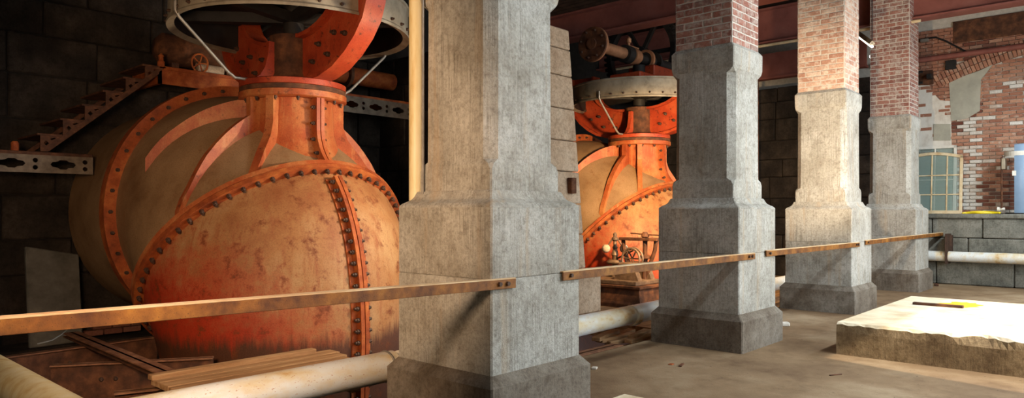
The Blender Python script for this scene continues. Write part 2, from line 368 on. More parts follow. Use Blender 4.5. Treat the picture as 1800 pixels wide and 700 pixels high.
# ------------------------------------------------------------------ end wall bricks, arch and plaster
BW, BH, BD = .222, .066, .07
def brick_mesh(w, h, d, mat):
    return MB().box(-d/2, d/2, -w/2, w/2, -h/2, h/2, .006).mesh('brick', mat)
bm_v = {k: brick_mesh(BW, BH, BD, k) for k in ('wall_brick', 'wall_brick_white', 'wall_brick_dark')}
_ap = [on(u, v, x=XE-.03) for u, v in ((1655, 154), (1722, 124), (1800, 97))]
def circ3(p, q, r):
    (ax, ay), (bx, by), (cx, cy) = p, q, r; d = 2*(ax*(by-cy)+bx*(cy-ay)+cx*(ay-by))
    ux = ((ax*ax+ay*ay)*(by-cy)+(bx*bx+by*by)*(cy-ay)+(cx*cx+cy*cy)*(ay-by))/d
    uy = ((ax*ax+ay*ay)*(cx-bx)+(bx*bx+by*by)*(ax-cx)+(cx*cx+cy*cy)*(bx-ax))/d
    return (ux, uy), math.hypot(ax-ux, ay-uy)
ARC_C, ARC_R = circ3(*[(p.y, p.z) for p in _ap])
ARC_R += .30           # extrados radius; the soffit curve is .3 inside
def arch_d(y, z): return math.hypot(y-ARC_C[0], z-ARC_C[1]) if z > ARC_C[1] else abs(y-ARC_C[0])
stuff = MB(); nb = 0; spots = []
zrow = 0
z = 1.50
while z < 5.55:
    y = -3.3+(.117 if zrow % 2 else 0)
    while y < .95:
        d = arch_d(y, z)
        if not (ARC_R-.30 < d < ARC_R+.02 and y < _ap[0].y and z > 3.6): spots.append((y, z))
        y += .234
    z += .0765; zrow += 1
spots.sort(key=lambda p: (abs(p[0]+1.2)+.35*abs(p[1]-3.2)))
for i, (y, z) in enumerate(spots):
    inside = y < -1.07 and arch_d(y, z) < ARC_R-.3
    if -1.05 < y < -.72 and z < 3.5: k = 'wall_brick_white' if random.random() < .85 else 'wall_brick'
    elif inside: k = 'wall_brick_white' if random.random() < .12 else ('wall_brick_dark' if z < 2.3 and random.random() < .75 else 'wall_brick')
    else: k = 'wall_brick_dark' if random.random() < .3 else 'wall_brick'
    xx = XE-BD/2+.02+random.uniform(-.008, .008)+(.02 if inside else 0)
    if i < 300: o = link('brick', bm_v[k], we, Vector((xx, y, z)))
    else: stuff.box(xx-BD/2, xx+BD/2, y-BW/2, y+BW/2, z-BH/2, z+BH/2)
tag(part('brickwork', stuff, 'wall_brick', we, world=True), kind='stuff')
vm = MB().box(-.05, .05, -.033, .033, -.07, .07, .006).mesh('arch_brick', 'wall_brick')
a = math.atan2(_ap[0].z-ARC_C[1], _ap[0].y-ARC_C[0]); a_end = a+2.6/ARC_R
while a < a_end:
    for rr in (ARC_R-.07, ARC_R-.22):
        o = link('arch_brick', vm, we, Vector((XE-.03, ARC_C[0]+rr*math.cos(a), ARC_C[1]+rr*math.sin(a))))
        o.rotation_euler = (a-PI/2, 0, 0)
    a += .078/ARC_R
def plaster(name, mat, pts, x0, x1): part(name, MB().prism(pts, 'x', x0, x1), mat, we, world=True)
def onw(l, x): return [(on(u, v, x=x).y, on(u, v, x=x).z) for u, v in l]
plaster('white_plaster', 'plaster_white', onw([(1600, 150), (1634, 150), (1640, 163), (1652, 176), (1671, 178), (1672, 225), (1673, 268), (1600, 268)], XE-.06), XE-.055, XE+.02)
plaster('grey_plaster', 'plaster_grey', onw([(1668, 146), (1690, 135), (1722, 124), (1745, 113), (1724, 140), (1722, 195), (1700, 208), (1672, 213)], XE-.07), XE-.062, XE+.02)
plaster('grey_patch', 'plaster_grey', onw([(1641, 218), (1671, 218), (1671, 247), (1641, 247)], XE-.075), XE-.07, XE)
# ------------------------------------------------------------------ pillars
def square_loft(prof, cham=0.):
    """prof: (half, z[, chamfer]); square rings joined"""
    rows = []
    for p in prof:
        h, z = p[0], p[1]; c = p[2] if len(p) > 2 else .012
        rows.append([(h, -h+c, z), (h, h-c, z), (h-c, h, z), (-h+c, h, z), (-h, h-c, z), (-h, -h+c, z), (-h+c, -h, z), (h-c, -h, z)])
    return MB().grid(rows, True, True, True)
ogee = [(.492, 1.53), (.487, 1.545), (.470, 1.562), (.445, 1.576), (.424, 1.59), (.410, 1.61), (.400, 1.635), (.392, 1.65), (.384, 1.652)]
PL = {}
PL['plinth'] = square_loft([(.553, -.02), (.553, .332), (.494, .402)]).mesh('plinth', 'plinth_stone')
PL['low'] = square_loft([(.490, .402), (.490, 1.036), (.482, 1.042)]).mesh('pedestal_block', 'pillar_stone')
PL['up'] = square_loft([(.482, 1.042), (.490, 1.048), (.490, 1.53)]).mesh('pedestal_block', 'pillar_stone')
PL['mould'] = square_loft(ogee).mesh('base_moulding', 'pillar_stone')
PL['shaft'] = square_loft([(.376, 1.652), (.376, 1.80), (.374, 1.84, .03), (.366, 1.87, .075), (.362, 2.9, .075), (.362, 3.03, .075), (.366, 3.06, .03), (.372, 3.08, .015)]).mesh('shaft', 'pillar_stone')
PL['cap'] = square_loft([(.372, 3.08), (.382, 3.13), (.384, 3.31), (.350, 3.355)]).mesh('capital', 'pillar_stone')
PL['core'] = MB().box(-.344, .344, -.344, .344, 3.34, ZC).mesh('brick_core', 'mortar')
PL['core1'] = MB().box(-.345, .345, -.345, .345, 3.34, ZC).mesh('brick_core', 'brick_bond')
BP = .346
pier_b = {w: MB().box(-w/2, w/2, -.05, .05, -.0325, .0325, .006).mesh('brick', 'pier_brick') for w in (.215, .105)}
pale_b = {w: MB().box(-w/2, w/2, -.05, .05, -.0325, .0325, .006).mesh('brick', 'pier_brick_pale_lit') for w in (.215, .105)}
labels = ['nearest grey stone pillar with tan left face, shaft cut off by the top edge',
          'dark grey stone pillar with red brick top, second from the camera',
          'cream lit stone pillar with pale orange brick top, third from the camera',
          'farthest grey stone pillar with dull red brick top, before the end wall']
for k in range(4):
    t = thing('stone_pillar', (k*S, 0, 0), labels[k], 'pillar', 'stone pillars in a row')
    for n in ('plinth', 'low', 'up', 'mould', 'shaft', 'cap'): link(PL[n].name.split('.')[0], PL[n], t)
    link('brick_core', PL['core1' if k == 0 else 'core'], t)
    if k == 0: continue
    row = 0; z = 3.385; hid = MB()
    while z < ZC-.06:
        pat = [.215, .215, .215] if row % 2 == 0 else [.105, .215, .215, .105]
        for side in range(4):
            a0 = -BP+ (.0 if side % 2 == 0 else .0); pos = a0+.002
            tot = sum(pat)+.012*(len(pat)-1); pos = -tot/2
            for w in pat:
                c = pos+w/2; pos += w+.012
                r = side*PI/2; out = BP-.046+random.uniform(-.003, .003)
                if side in (1, 2):      # the two faces turned away: real bricks, joined
                    hid.box(c-w/2, c+w/2, -out-.05, -out+.05, z-.0325, z+.0325, rot=Matrix.Rotation(r, 3, 'Z'), about=(0, 0, 0)); continue
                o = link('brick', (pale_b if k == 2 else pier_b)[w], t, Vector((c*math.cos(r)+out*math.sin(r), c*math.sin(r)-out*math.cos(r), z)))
                o.rotation_euler = (0, 0, r)
        z += .0775; row += 1
    tag(part('rear_brickwork', hid, 'pier_brick_pale_lit' if k == 2 else 'pier_brick', t), kind='stuff')
# ------------------------------------------------------------------ guard rails
def rail(p, q, label):
    p, q = Vector(p), Vector(q); d = q-p; L = d.length
    t = thing('guard_rail', p, label, 'rail', 'rusty guard rails between the pillars')
    m = MB().box(0, L, -.012, 0, -.066, -.004, .002)
    link('top_leg', MB().box(0, L, -.012, .05, -.004, .004, .001).mesh('top_leg', 'rail_lit_dust'), t)
    b = link('angle_bar', m.mesh('angle_bar', 'rail_iron'), t)
    t.rotation_euler = Matrix((d.normalized(), Vector((0, 0, 1)).cross(d.normalized()).normalized(), d.normalized().cross(Vector((0, 0, 1)).cross(d.normalized()).normalized()))).transposed().to_euler()
    for xx in (.09, L-.09, L-.17):
        if xx > 0: link('bolt', MB().lathe([(.016, -.03), (.016, -.012)], 6, axis='y', c=(xx, 0, -.032)).mesh('bolt', 'bolt_iron'), t)
yr = -.505
def onr(u, v): return on(u, v, y=yr)
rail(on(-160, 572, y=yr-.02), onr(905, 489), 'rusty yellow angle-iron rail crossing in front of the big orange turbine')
rail(onr(988, 478), onr(1326, 445), 'rusty angle-iron rail between the nearest pillar and the second pillar')
rail(onr(1346, 441), onr(1510, 426), 'rusty angle-iron rail between the second and third pillars')
rail(onr(1521, 423), on(1665, 408, y=yr), 'rusty angle-iron rail from the third pillar past the farthest pillar to the ledge')
# ------------------------------------------------------------------ turbines
def hermite(p, q, tp, tq, n):
    out = []
    for i in range(n+1):
        t = i/n; h00 = 2*t**3-3*t**2+1; h10 = t**3-2*t**2+t; h01 = -2*t**3+3*t**2; h11 = t**3-t**2
        out.append(p*h00+tp*h10+q*h01+tq*h11)
    return out
def ringf(cy, cz, ang, R):
    """ring in the machine's symmetry frame: ang 0 = facing -y, 90 = facing down"""
    c = Vector((0, cy, cz)); n = Vector((0, -math.cos(ang), -math.sin(ang))); e2 = Vector((0, -math.sin(ang), math.cos(ang))); e1 = Vector((1, 0, 0))
    return c, n, e1, e2, R
def rpt(r, th, dn=0., dr=0.): return r[0]+(r[2]*math.cos(th)+r[3]*math.sin(th))*(r[4]+dr)+r[1]*dn
NA = 72
def loft(ra, rb, k=1.0, n=14):
    rows = [[] for _ in range(n+1)]
    for j in range(NA):
        th = 2*PI*j/NA; p, q = rpt(ra, th), rpt(rb, th); L = (q-p).length*k
        for i, v in enumerate(hermite(p, q, ra[1]*L, rb[1]*L, n)): rows[i].append(v)
    return rows
def flange(r, d0, d1, i0, i1, n=NA):
    rows = []
    for dn, dr in ((d0, i0), (d0, i1), (d1, i1), (d1, i0), (d0, i0)):
        rows.append([rpt(r, 2*PI*j/n, dn, dr) for j in range(n)])
    return MB().grid(rows)
RA = ringf(1.4, 1.5, 0, 1.50); RM = ringf(.34, .89, PI/4, 1.52); RB = ringf(.02, -1.4, PI/2, 1.30); RW = ringf(3.1, 1.5, 0, 1.47)
bolt_me = MB().lathe([(.026, 0), (.026, .03), (.016, .036), (.016, .055)], 6).mesh('bolt', 'bolt_iron')
def bolt(parent, p, nrm, sc=1.0):
    o = link('bolt', bolt_me, parent, p); o.rotation_euler = Vector(nrm).to_track_quat('Z', 'Y').to_euler(); o.scale = (sc,)*3
T1 = thing('turbine', (.6, 3.8, 0), 'huge rusty orange turbine casing at left behind the nearest pillar', 'turbine', 'turbine casings')
part('inlet_pipe', MB().grid(loft(RW, RA, 1, 3)), 'casing_paint', T1, 40)
f2 = part('inlet_flange', flange(RA, -.05, .10, -.02, .13), 'flange_rust', T1, 40)
for i in range(40): bolt(f2, rpt(RA, 2*PI*i/40, .10, .06), RA[1], .9)
upr = loft(RA, RM, 1.0, 16)
part('upper_casing', MB().grid(upr), 'casing_paint', T1, 60)
fm = part('bend_flange', flange(RM, -.06, -.006, -.04, .10), 'orange_paint', T1, 40)
fm2 = part('bend_flange', flange(RM, .006, .06, -.04, .10), 'flange_rust', T1, 40)
for i in range(64): bolt(fm2, rpt(RM, 2*PI*(i+.5)/64, .06, .05), RM[1])
dome = loft(RM, RB, 1.05, 22)
part('front_dome', MB().grid(dome, True, False, True), 'dome_paint', T1, 60)
# split flange down the symmetry plane of the dome
jtop = NA//4
prof = [r[jtop] for r in dome[1:]]
def strip(prof, x0, x1, off0, off1):
    rows = []
    for i, p in enumerate(prof):
        d = (prof[min(i+1, len(prof)-1)]-prof[max(i-1, 0)]).normalized(); nn = Vector((0, d.z, -d.y))
        if nn.y > 0: nn = -nn
        rows.append([p+nn*off0+Vector((x0, 0, 0)), p+nn*off1+Vector((x0, 0, 0)), p+nn*off1+Vector((x1, 0, 0)), p+nn*off0+Vector((x1, 0, 0))])
    return MB().grid(rows, True, True, True)
for s in (-1, 1):
    sf = part('split_flange', strip(prof, s*.006, s*.05, -.05, .085), 'flange_rust', T1)
    part('seam_pad', strip(prof, s*.05, s*.115, -.05, .012), 'flange_rust', T1)
    L = 0; nxt = .06
    for a, b in zip(prof, prof[1:]):
        seg = (b-a).length
        while nxt < L+seg:
            p = a+(b-a)*((nxt-L)/seg); d = (b-a).normalized(); nn = Vector((0, d.z, -d.y)); nn = -nn if nn.y > 0 else nn
            bolt(sf, p+nn*.045+Vector((s*.05, 0, 0)), (s, 0, 0)); nxt += .118
        L += seg
# neck with seven radial webs, trimmed at the bend flange
from mathutils.bvhtree import BVHTree
_b = MB().grid(upr); BV = BVHTree.FromBMesh(_b.bm); _b.bm.free()
MN = Vector((0, .7071, .7071)); MP = RM[0]+RM[1]*-.03
def trim_bend(m):
    bmesh.ops.bisect_plane(m.bm, geom=m.bm.verts[:]+m.bm.edges[:]+m.bm.faces[:], plane_co=MP, plane_no=MN, clear_inner=True); return m
def body_z(x, y):
    h = BV.ray_cast(Vector((x, y, 6)), Vector((0, 0, -1))); return h[0].z if h[0] is not None else None
part('neck', trim_bend(MB().lathe([(1.15, 1.5), (.85, 1.85), (.64, 2.02), (.53, 2.2), (.47, 2.4), (.45, 2.8)], 40)), 'orange_paint', T1, 60)
wp = [(.575, 2.80), (.575, 2.42), (.59, 2.32), (.63, 2.22), (.69, 2.13), (.78, 2.03), (.92, 1.93), (1.10, 1.83), (1.30, 1.72), (1.48, 1.6), (1.6, 1.5)]
for i, dg in enumerate((-90, -147, -178, 150, 30, -2, -33)):
    az = math.radians(dg); ca, sa = math.cos(az), math.sin(az)
    if i == 0: pw = wp[:6]+[(.80, 1.98)]; outl = pw+[(.30, 1.98), (.30, 2.80)]
    else:
        up_, lo_ = [(.575, 2.80), (.575, 2.50)], []
        r = .575
        while r < 1.62:
            bz = body_z(r*ca, r*sa)
            fz = 2.50-.92*(r-.575)**.62
            if bz is None: break
            dd = Vector((r*ca, r*sa, bz)).dot(MN)-MP.dot(MN); tp_ = min(1, max(0, dd/.45)); z_ = max(bz+(fz-bz)*min(1, tp_+.15), bz+.02+(.08+.12*max(0, 1.25-r))*tp_); up_.append((r, z_)); lo_.append((r, min(bz-.06, z_-.12)))
            if Vector((r*ca, r*sa, bz)).dot(MN) < MP.dot(MN)-.1: break
            r += .05
        outl = up_+lo_[::-1]+[(.30, 1.9), (.30, 2.80)]
    def web(t0, t1):
        m = MB().prism(outl, 'y', t0, t1)
        for v in m.bm.verts: v.co = Vector((v.co.x*ca-v.co.y*sa, v.co.x*sa+v.co.y*ca, v.co.z))
        return m
    if i == 0:
        for s in (-1, 1):
            w = part('web', web(.006*s, .05*s), 'orange_paint', T1)
            for zz in (2.68, 2.5, 2.32, 2.16): bolt(w, (s*.05, -.53 if zz > 2.3 else -.60, zz), (s, 0, 0), .9)
    else: part('web', trim_bend(web(-.045, .045)), 'orange_paint', T1)
part('neck_flange', MB().lathe([(.40, 2.79), (.60, 2.79), (.613, 2.80), (.613, 2.865), (.60, 2.87)], 48), 'orange_paint', T1, 40)
part('gasket_ring', MB().lathe([(.59, 2.868), (.603, 2.872), (.603, 2.922), (.59, 2.928)], 48), 'dark_rust', T1, 40)
nf = part('neck_flange', MB().lathe([(.595, 2.925), (.606, 2.93), (.606, 2.99), (.59, 3.0)], 48), 'red_paint', T1, 40)
for i in range(14): bolt(nf, (.545*math.cos(2*PI*(i+.5)/14), .545*math.sin(2*PI*(i+.5)/14), 2.79), (0, 0, -1), .8)
part('hub', MB().lathe([(.34, 3.0), (.30, 3.04), (.27, 3.1), (.27, 3.55)], 32), 'dark_rust', T1, 40)
# bracket arms
outer = [(-.20, 3.0), (-.42, 3.02), (-.70, 3.05), (-.95, 3.12), (-1.17, 3.24), (-1.35, 3.38), (-1.48, 3.53), (-1.55, 3.70), (-1.57, 3.9), (-1.57, 4.3)]
inner = [(-.10, 3.52), (-.30, 3.50), (-.50, 3.52), (-.68, 3.57), (-.83, 3.64), (-.95, 3.74), (-1.03, 3.86), (-1.06, 3.96), (-1.07, 4.1), (-1.07, 4.3)]
for sg in (1, -1):
    def ribbon(line, w, th, side):
        rows = []
        for i, p in enumerate(line):
            a, b = line[max(i-1, 0)], line[min(i+1, len(line)-1)]; d = Vector((b[0]-a[0], b[1]-a[1])).normalized(); n = Vector((d.y, -d.x))*side*th
            rows.append([(-w/2, sg*p[0], p[1]), (w/2, sg*p[0], p[1]), (w/2, sg*(p[0]+n.x), p[1]+n.y), (-w/2, sg*(p[0]+n.x), p[1]+n.y)])
        return MB().grid(rows, True, True, True)
    rows = []
    for o_, i_ in zip(outer, inner): rows.append([(-.04, sg*o_[0], o_[1]), (.04, sg*o_[0], o_[1]), (.04, sg*i_[0], i_[1]), (-.04, sg*i_[0], i_[1])])
    aw = part('bracket_arm', MB().grid(rows, True, True, True), 'red_paint', T1)
    part('arm_flange', ribbon(outer, .24, .05, -1), 'red_paint', aw, 40)
    part('arm_flange', ribbon(inner, .24, .045, 1), 'red_paint', aw, 40)
    part('arm_pad', MB().box(-.24, .24, sg*-1.66 if sg > 0 else .98, sg*-.98 if sg > 0 else 1.66, 3.98, 4.06, .01), 'red_paint', aw)
    for (yy, zz) in ((-.5, 3.2), (-.62, 3.38), (-.80, 3.24), (-.92, 3.46), (-1.12, 3.42), (-1.28, 3.62)):
        for s in (-1, 1): bolt(aw, (s*.04, sg*yy, zz), (s, 0, 0), 1.15)
    for s in (-1, 1): bolt(aw, (s*.19, sg*-1.62, 3.98), (0, 0, -1), 1.5)
for s in (-1, 1):      # curved gussets beside the hub
    g = [(.20, 3.0), (.52, 3.0), (.44, 3.06), (.38, 3.16), (.345, 3.3), (.33, 3.46), (.2, 3.46)]
    part('gusset', MB().prism([(s*a, b) for a, b in g], 'y', -.035, .035), 'red_paint', T1)
dr = part('drum', MB().lathe([(1.28, 3.92), (1.28, 3.60), (1.36, 3.57), (1.36, 3.60), (1.345, 3.62), (1.345, 3.90), (1.36, 3.91), (1.36, 3.94), (.2, 3.94), (.2, 3.92), (1.28, 3.92)], 64), 'drum_metal', T1, 30)
for i in range(36): bolt(dr, (1.345*math.cos(2*PI*i/36), 1.345*math.sin(2*PI*i/36), 3.65), (math.cos(2*PI*i/36), math.sin(2*PI*i/36), 0), .7)
part('drum_lining', MB().lathe([(1.276, 3.60), (1.276, 3.915), (.13, 3.915)], 64, cap0=False, cap1=False), 'black_iron', T1, 30)
part('drive_shaft', MB().lathe([(.12, 3.5), (.12, 4.4)], 20), 'black_iron', T1, 40)
for i in range(3): part('drum_spoke', MB().box(-1.28, 1.28, -.06, .06, 3.72, 3.84, rot=Matrix.Rotation(i*PI/3+.3, 3, 'Z'), about=(0, 0, 3.78)), 'black_iron', T1)
for s in (-1, 1):
    part('brace_rod', MB().tube([(s*1.37, 0, 3.72), (s*1.37, 0, 3.60), (s*1.33, 0, 3.54), (s*.80, 0, 3.04), (s*.72, 0, 2.99), (s*.58, 0, 2.99)], .018, 8), 'conduit_steel', T1, 60)
T2 = copy_tree(T1); T2.location = (.6+2*S, 3.8, 0)
T2['label'] = 'distant bright orange turbine casing seen between the first two pillars'
# ------------------------------------------------------------------ line shaft above the second turbine
sy, sz = 3.8, 4.55
ls = thing('line_shaft', (6.66, sy, sz-.3), 'bronze line shaft with bolted round end flange above the distant turbine', 'shaft')
fd = part('end_flange', MB().lathe([(.0, 6.60), (.10, 6.60), (.10, 6.63), (.31, 6.63), (.315, 6.64), (.315, 6.70), (.30, 6.72), (.14, 6.80), (.105, 6.9)], 40, (0, sy, sz), 'x'), 'dark_rust', ls, 40, True)
part('flange_rim', MB().lathe([(.316, 6.66), (.318, 6.70), (.30, 6.725), (.16, 6.81)], 40, (0, sy, sz), 'x', False, False), 'shaft_bronze', ls, 40, True)
for i in range(8):
    a = 2*PI*i/8+.3; p = Vector((6.63, sy+.25*math.cos(a), sz+.25*math.sin(a)))-wloc(fd); bolt(fd, p, (-1, 0, 0), .8)
part('shaft_tube', MB().lathe([(.105, 6.8), (.11, 7.7)], 28, (0, sy, sz), 'x'), 'shaft_bronze', ls, 40, True)
part('collar', MB().lathe([(.11, 7.66), (.17, 7.67), (.17, 7.86), (.11, 7.87)], 28, (0, sy, sz), 'x'), 'black_iron', ls, 40, True)
part('collar', MB().lathe([(.11, 7.9), (.165, 7.91), (.165, 8.02), (.14, 8.04), (.14, 8.15), (.09, 8.2)], 28, (0, sy, sz), 'x'), 'shaft_bronze', ls, 40, True)
part('coupling', MB().lathe([(.09, 8.1), (.09, 8.45), (.2, 8.45), (.2, 8.5), (.1, 8.5), (.1, 8.75), (.2, 8.75), (.2, 8.8), (.1, 8.8), (.1, 9.45)], 28, (0, sy, sz), 'x'), 'black_iron', ls, 40, True)
part('coupling_rim', MB().lathe([(.15, 8.44), (.205, 8.445), (.205, 8.505)], 28, (0, sy, sz), 'x', False, False), 'shaft_bronze', ls, 40, True)
part('bearing_stand', MB().box(7.7, 9.6, sy-.35, sy+.35, 3.95, 4.18, .02).box(8.3, 9.5, sy-.3, sy+.3, 4.18, 4.40, .02), 'red_paint', ls, None, True)
part('lubricator', MB().lathe([(.03, 4.7), (.03, 4.78), (.05, 4.79), (.05, 4.86), (.02, 4.9)], 12, (7.85, sy, 0)).box(7.8, 8.15, sy-.04, sy+.0, 4.705, 4.73), 'shaft_bronze', ls, None, True)
gw = thing('gear_wheel', (9.6, 4.6, 4.0), 'large dark gear wheel in shadow above the distant turbine', 'gear')
g = MB()
for i in range(48):
    a = 2*PI*i/48; g.box(-.06, .06, .86, .95, -.03, .03, rot=Matrix.Rotation(a, 3, 'X'), about=(0, 0, 0))
for v in g.bm.verts: v.co += Vector((0, 0, .97))
part('teeth', g, 'black_iron', gw)
part('rim', MB().lathe([(.76, -.08), (.87, -.08), (.87, .08), (.76, .08), (.76, -.08)], 48, (0, 0, .97), 'x', False, False), 'black_iron', gw, 40)
part('hub', MB().lathe([(.16, -.12), (.16, .12)], 24, (0, 0, .97), 'x'), 'black_iron', gw, 40)
for i in range(6): part('spoke', MB().box(-.04, .04, .12, .8, .93, 1.01, rot=Matrix.Rotation(i*PI/3, 3, 'X'), about=(0, 0, .97)), 'black_iron', gw)
# ------------------------------------------------------------------ ceiling beams
for k, lb in ((1, 'red steel ceiling beam running back from the second pillar top'), (2, 'red steel ceiling beam above the round shaft flange, over the third pillar'), (3, 'wide red steel ceiling beam over the farthest pillar at upper right')):
    t = thing('ceiling_beam', (k*S, 0, 4.98), lb, 'beam', 'red ceiling beams')
    zb = {1: .2, 2: 0., 3: .2}[k]
    part('web', MB().box(-.03, .03, YF, YB, zb+.03, {1: .75, 2: .52, 3: .95}[k]), 'beam_red', t)
    part('bottom_flange', MB().box(-.17, .17, YF, YB, zb, zb+.035), 'beam_red', t)
    part('top_flange', MB().box(-.17, .17, YF, YB, {1: .73, 2: .50, 3: .93}[k], {1: .765, 2: .535, 3: .965}[k]), 'beam_red', t)
solo('cable_conduit', MB().tube([(3*S-.2, -.5, 5.12), (3*S-.2, 6.5, 5.12)], .03, 8), 'sash_paint', 'tan conduit clipped under the red beam of the farthest pillar', 'pipe', smooth=40)
t = thing('ceiling_beam', (13.0, 3.5, 4.6), 'dull red beam resting on the dark stone end wall', 'beam')
part('web', MB().box(12.85, 12.9, .9, 6.8, 4.72, 5.3), 'beam_red', t, world=True); part('bottom_flange', MB().box(12.78, 13.0, .9, 6.8, 4.68, 4.73), 'beam_red', t, world=True)
solo('steel_post', MB().tube([(12.6, 3.25, 0), (12.6, 3.25, 5.2)], .035, 8), 'dark_rust', 'thin rusty steel post seen between the second and third pillars', 'post', smooth=40)
solo('wall_pipe', MB().tube([(13.85, 1.0, 4.86), (13.85, -3.4, 4.9)], .06, 12), 'beam_red', 'red painted pipe along the top of the brick end wall', 'pipe', smooth=40)
# ------------------------------------------------------------------ floor pipes
wpz, wpy = .215, .96
t = thing('floor_pipe', (2, wpy, wpz-.12), 'long white rust-spotted pipe lying behind the pillar bases', 'pipe')
part('pipe_run', MB().tube([(-2.3, wpy, wpz), (-.17, wpy, wpz)], .125, 24), 'white_pipe', t, 40, True)
part('pipe_run', MB().tube([(-.1, wpy, wpz), (12.85, wpy+.3, wpz+.02)], .115, 24), 'white_pipe', t, 40, True)
part('clamp_wire', MB().lathe([(.127, -.25), (.135, -.245), (.135, -.235), (.127, -.23)], 24, (0, wpy, wpz), 'x'), 'conduit_steel', t, 40, True)
part('pipe_collar', MB().lathe([(.118, 3.58), (.128, 3.585), (.128, 3.68), (.118, 3.685)], 24, (0, wpy+.07, wpz), 'x'), 'white_pipe', t, 40, True)
t = thing('branch_pipe', (-2.42, 2.0, .1), 'thick cream rusty pipe at the bottom left corner', 'pipe')
part('pipe_run', MB().tube([(-2.42, -.8, .17), (-2.42, 3.6, .17)], .14, 24), 'yellow_pipe', t, 40, True)
t = thing('wall_water_pipe', (12.8, -1, .4), 'white pipe along the foot of the end wall ledge', 'pipe')
part('pipe_run', MB().tube([(12.86, .6, .585), (12.86, -4, .585)], .105, 24), 'white_pipe', t, 40, True)
part('pipe_bracket', MB().box(12.72, 13.1, -.66, -.62, .44, 1.05).box(12.98, 13.08, -.70, -.58, .62, 1.02), 'bolt_iron', t, None, True)
solo('standpipe', MB().tube([(-.356, .436, 1.585), (-.356, .436, ZC)], .056, 20), 'yellow_pipe', 'yellowed vertical pipe standing against the nearest pillar', 'pipe', smooth=40)
solo('conduit', MB().tube([(-.398, .31, 1.63), (-.398, .31, ZC)], .011, 8), 'conduit_steel', 'thin steel conduit beside the yellowed vertical pipe', 'pipe', smooth=40)
# ------------------------------------------------------------------ steelwork over the pit
def ibeam(name, label, p, q, h, w, mat='dark_rust', grp='steel beams over the pit'):
    p, q = Vector(p), Vector(q); d = q-p; L = d.length; t = thing(name, p, label, 'beam', grp); t.rotation_euler = (0, 0, math.atan2(d.y, d.x))
    part('web', MB().box(0, L, -.012, .012, -h, 0), mat, t); part('top_flange', MB().box(0, L, -w/2, w/2, -.015, 0, .003), 'pit_steel_lit', t)
    part('bottom_flange', MB().box(0, L, -w/2, w/2, -h, -h+.015, .003), mat, t)
    for xx in (.3*L, .3*L+.12): part('rivet', MB().sphere((xx, -.015, -h*.45), .022, 8, 5), 'bolt_iron', t)
    return t
ibeam('floor_beam', 'rusty steel beam across the pit, farther of the two by the dome foot', on(10, 627, z=.10), on(275, 591, z=.10), .34, .10)
ibeam('floor_beam', 'rusty steel beam across the pit, nearer of the two by the dome foot', on(90, 642, z=.10), on(375, 628, z=.10), .34, .10)
ibeam('floor_beam', 'low rusty steel beam at the bottom left, in front of the wooden hatch', on(200, 690, z=.04), on(330, 676, z=.04), .25, .12)
ibeam('floor_beam', 'rusty crossing bar running back over the pit beams', on(300, 656, z=.15), on(125, 584, z=.15), .05, .16)
ibeam('floor_beam', 'dark steel channel beside the walkway edge by the second pillar', (1.2, .80, -.02), (2.95, .80, -.02), .22, .16)
# wooden hatch: boards with a batten
h0, h1, h2 = on(232, 664, z=.02), on(527, 624, z=.02), on(570, 638, z=.02)
t = thing('wooden_hatch', (-.6, 2.4, 0), 'weathered wooden board platform beside the white pipe', 'platform')
ya, yb_ = 1.22, 2.30; HX0, HX1 = -1.60, -.10
for i in range(6):
    y0 = ya+(yb_-ya)*i/6; y1 = ya+(yb_-ya)*(i+1)/6-.012
    part('plank', MB().box(HX0+random.uniform(-.02, .02), HX1+random.uniform(0, .25), y0, y1, .09, .13+random.uniform(0, .008), .004), 'old_wood', t, None, True)
part('batten', MB().box(HX0, HX1+.02, 2.24, 2.33, .13, .175, .006), 'old_wood', t, None, True)
for xb in (-1.4, -.4): part('bearer', MB().box(xb, xb+.1, ya, yb_, -.02, .09, .006), 'old_wood', t, None, True)
t = thing('plank_stack', (3.3, 1.2, -.05), 'broken dark timber offcuts beside the second pillar foot', 'timber')
for i in range(7):
    xx, yy, zz = 2.95+random.uniform(0, .5), .72+i*.09, -.10+.03*(i % 3)
    part('board', MB().box(xx, xx+random.uniform(.5, .9), yy, yy+.11, zz, zz+.05, .006, rot=Matrix.Rotation(random.uniform(-.25, .25), 3, 'Z')), 'old_wood', t, None, True)
struct('floor_joist', MB().box(3.05, XE, YE, .95, -.25, -.10), 'old_wood')
# stone slab leaning left
sl = MB().box(-.30, .30, -.03, .03, 0, 1.25, .012)
for v in sl.bm.verts:
    if v.co.z > 1: v.co.z -= .13*(v.co.x+.3)/.6
o = solo('leaning_slab', sl, 'grey_plate', 'grey flat plate leaning upright in the dark at far left', 'plate'); o.location = (-1.13, 6.45, -.17); o.rotation_euler = (-.12, 0, .08)
solo('rubble_ledge', MB().box(-3.0, .4, 6.3, 6.93, -1.40, -.17, .03), 'dark_stone', 'dark rubble ledge at the wall foot under the leaning plate', 'ledge')
for i in range(9):
    xx, zz = -.78+.235*(i % 3)+.1*((i//3) % 2), -.13+.08*(i//3)
    solo('loose_brick', MB().box(xx, xx+.22, 6.55, 6.65, zz, zz+.07, .006), 'wall_brick_dark', 'dull red brick in the small pile beside the leaning plate', 'brick', 'bricks piled by the leaning plate')
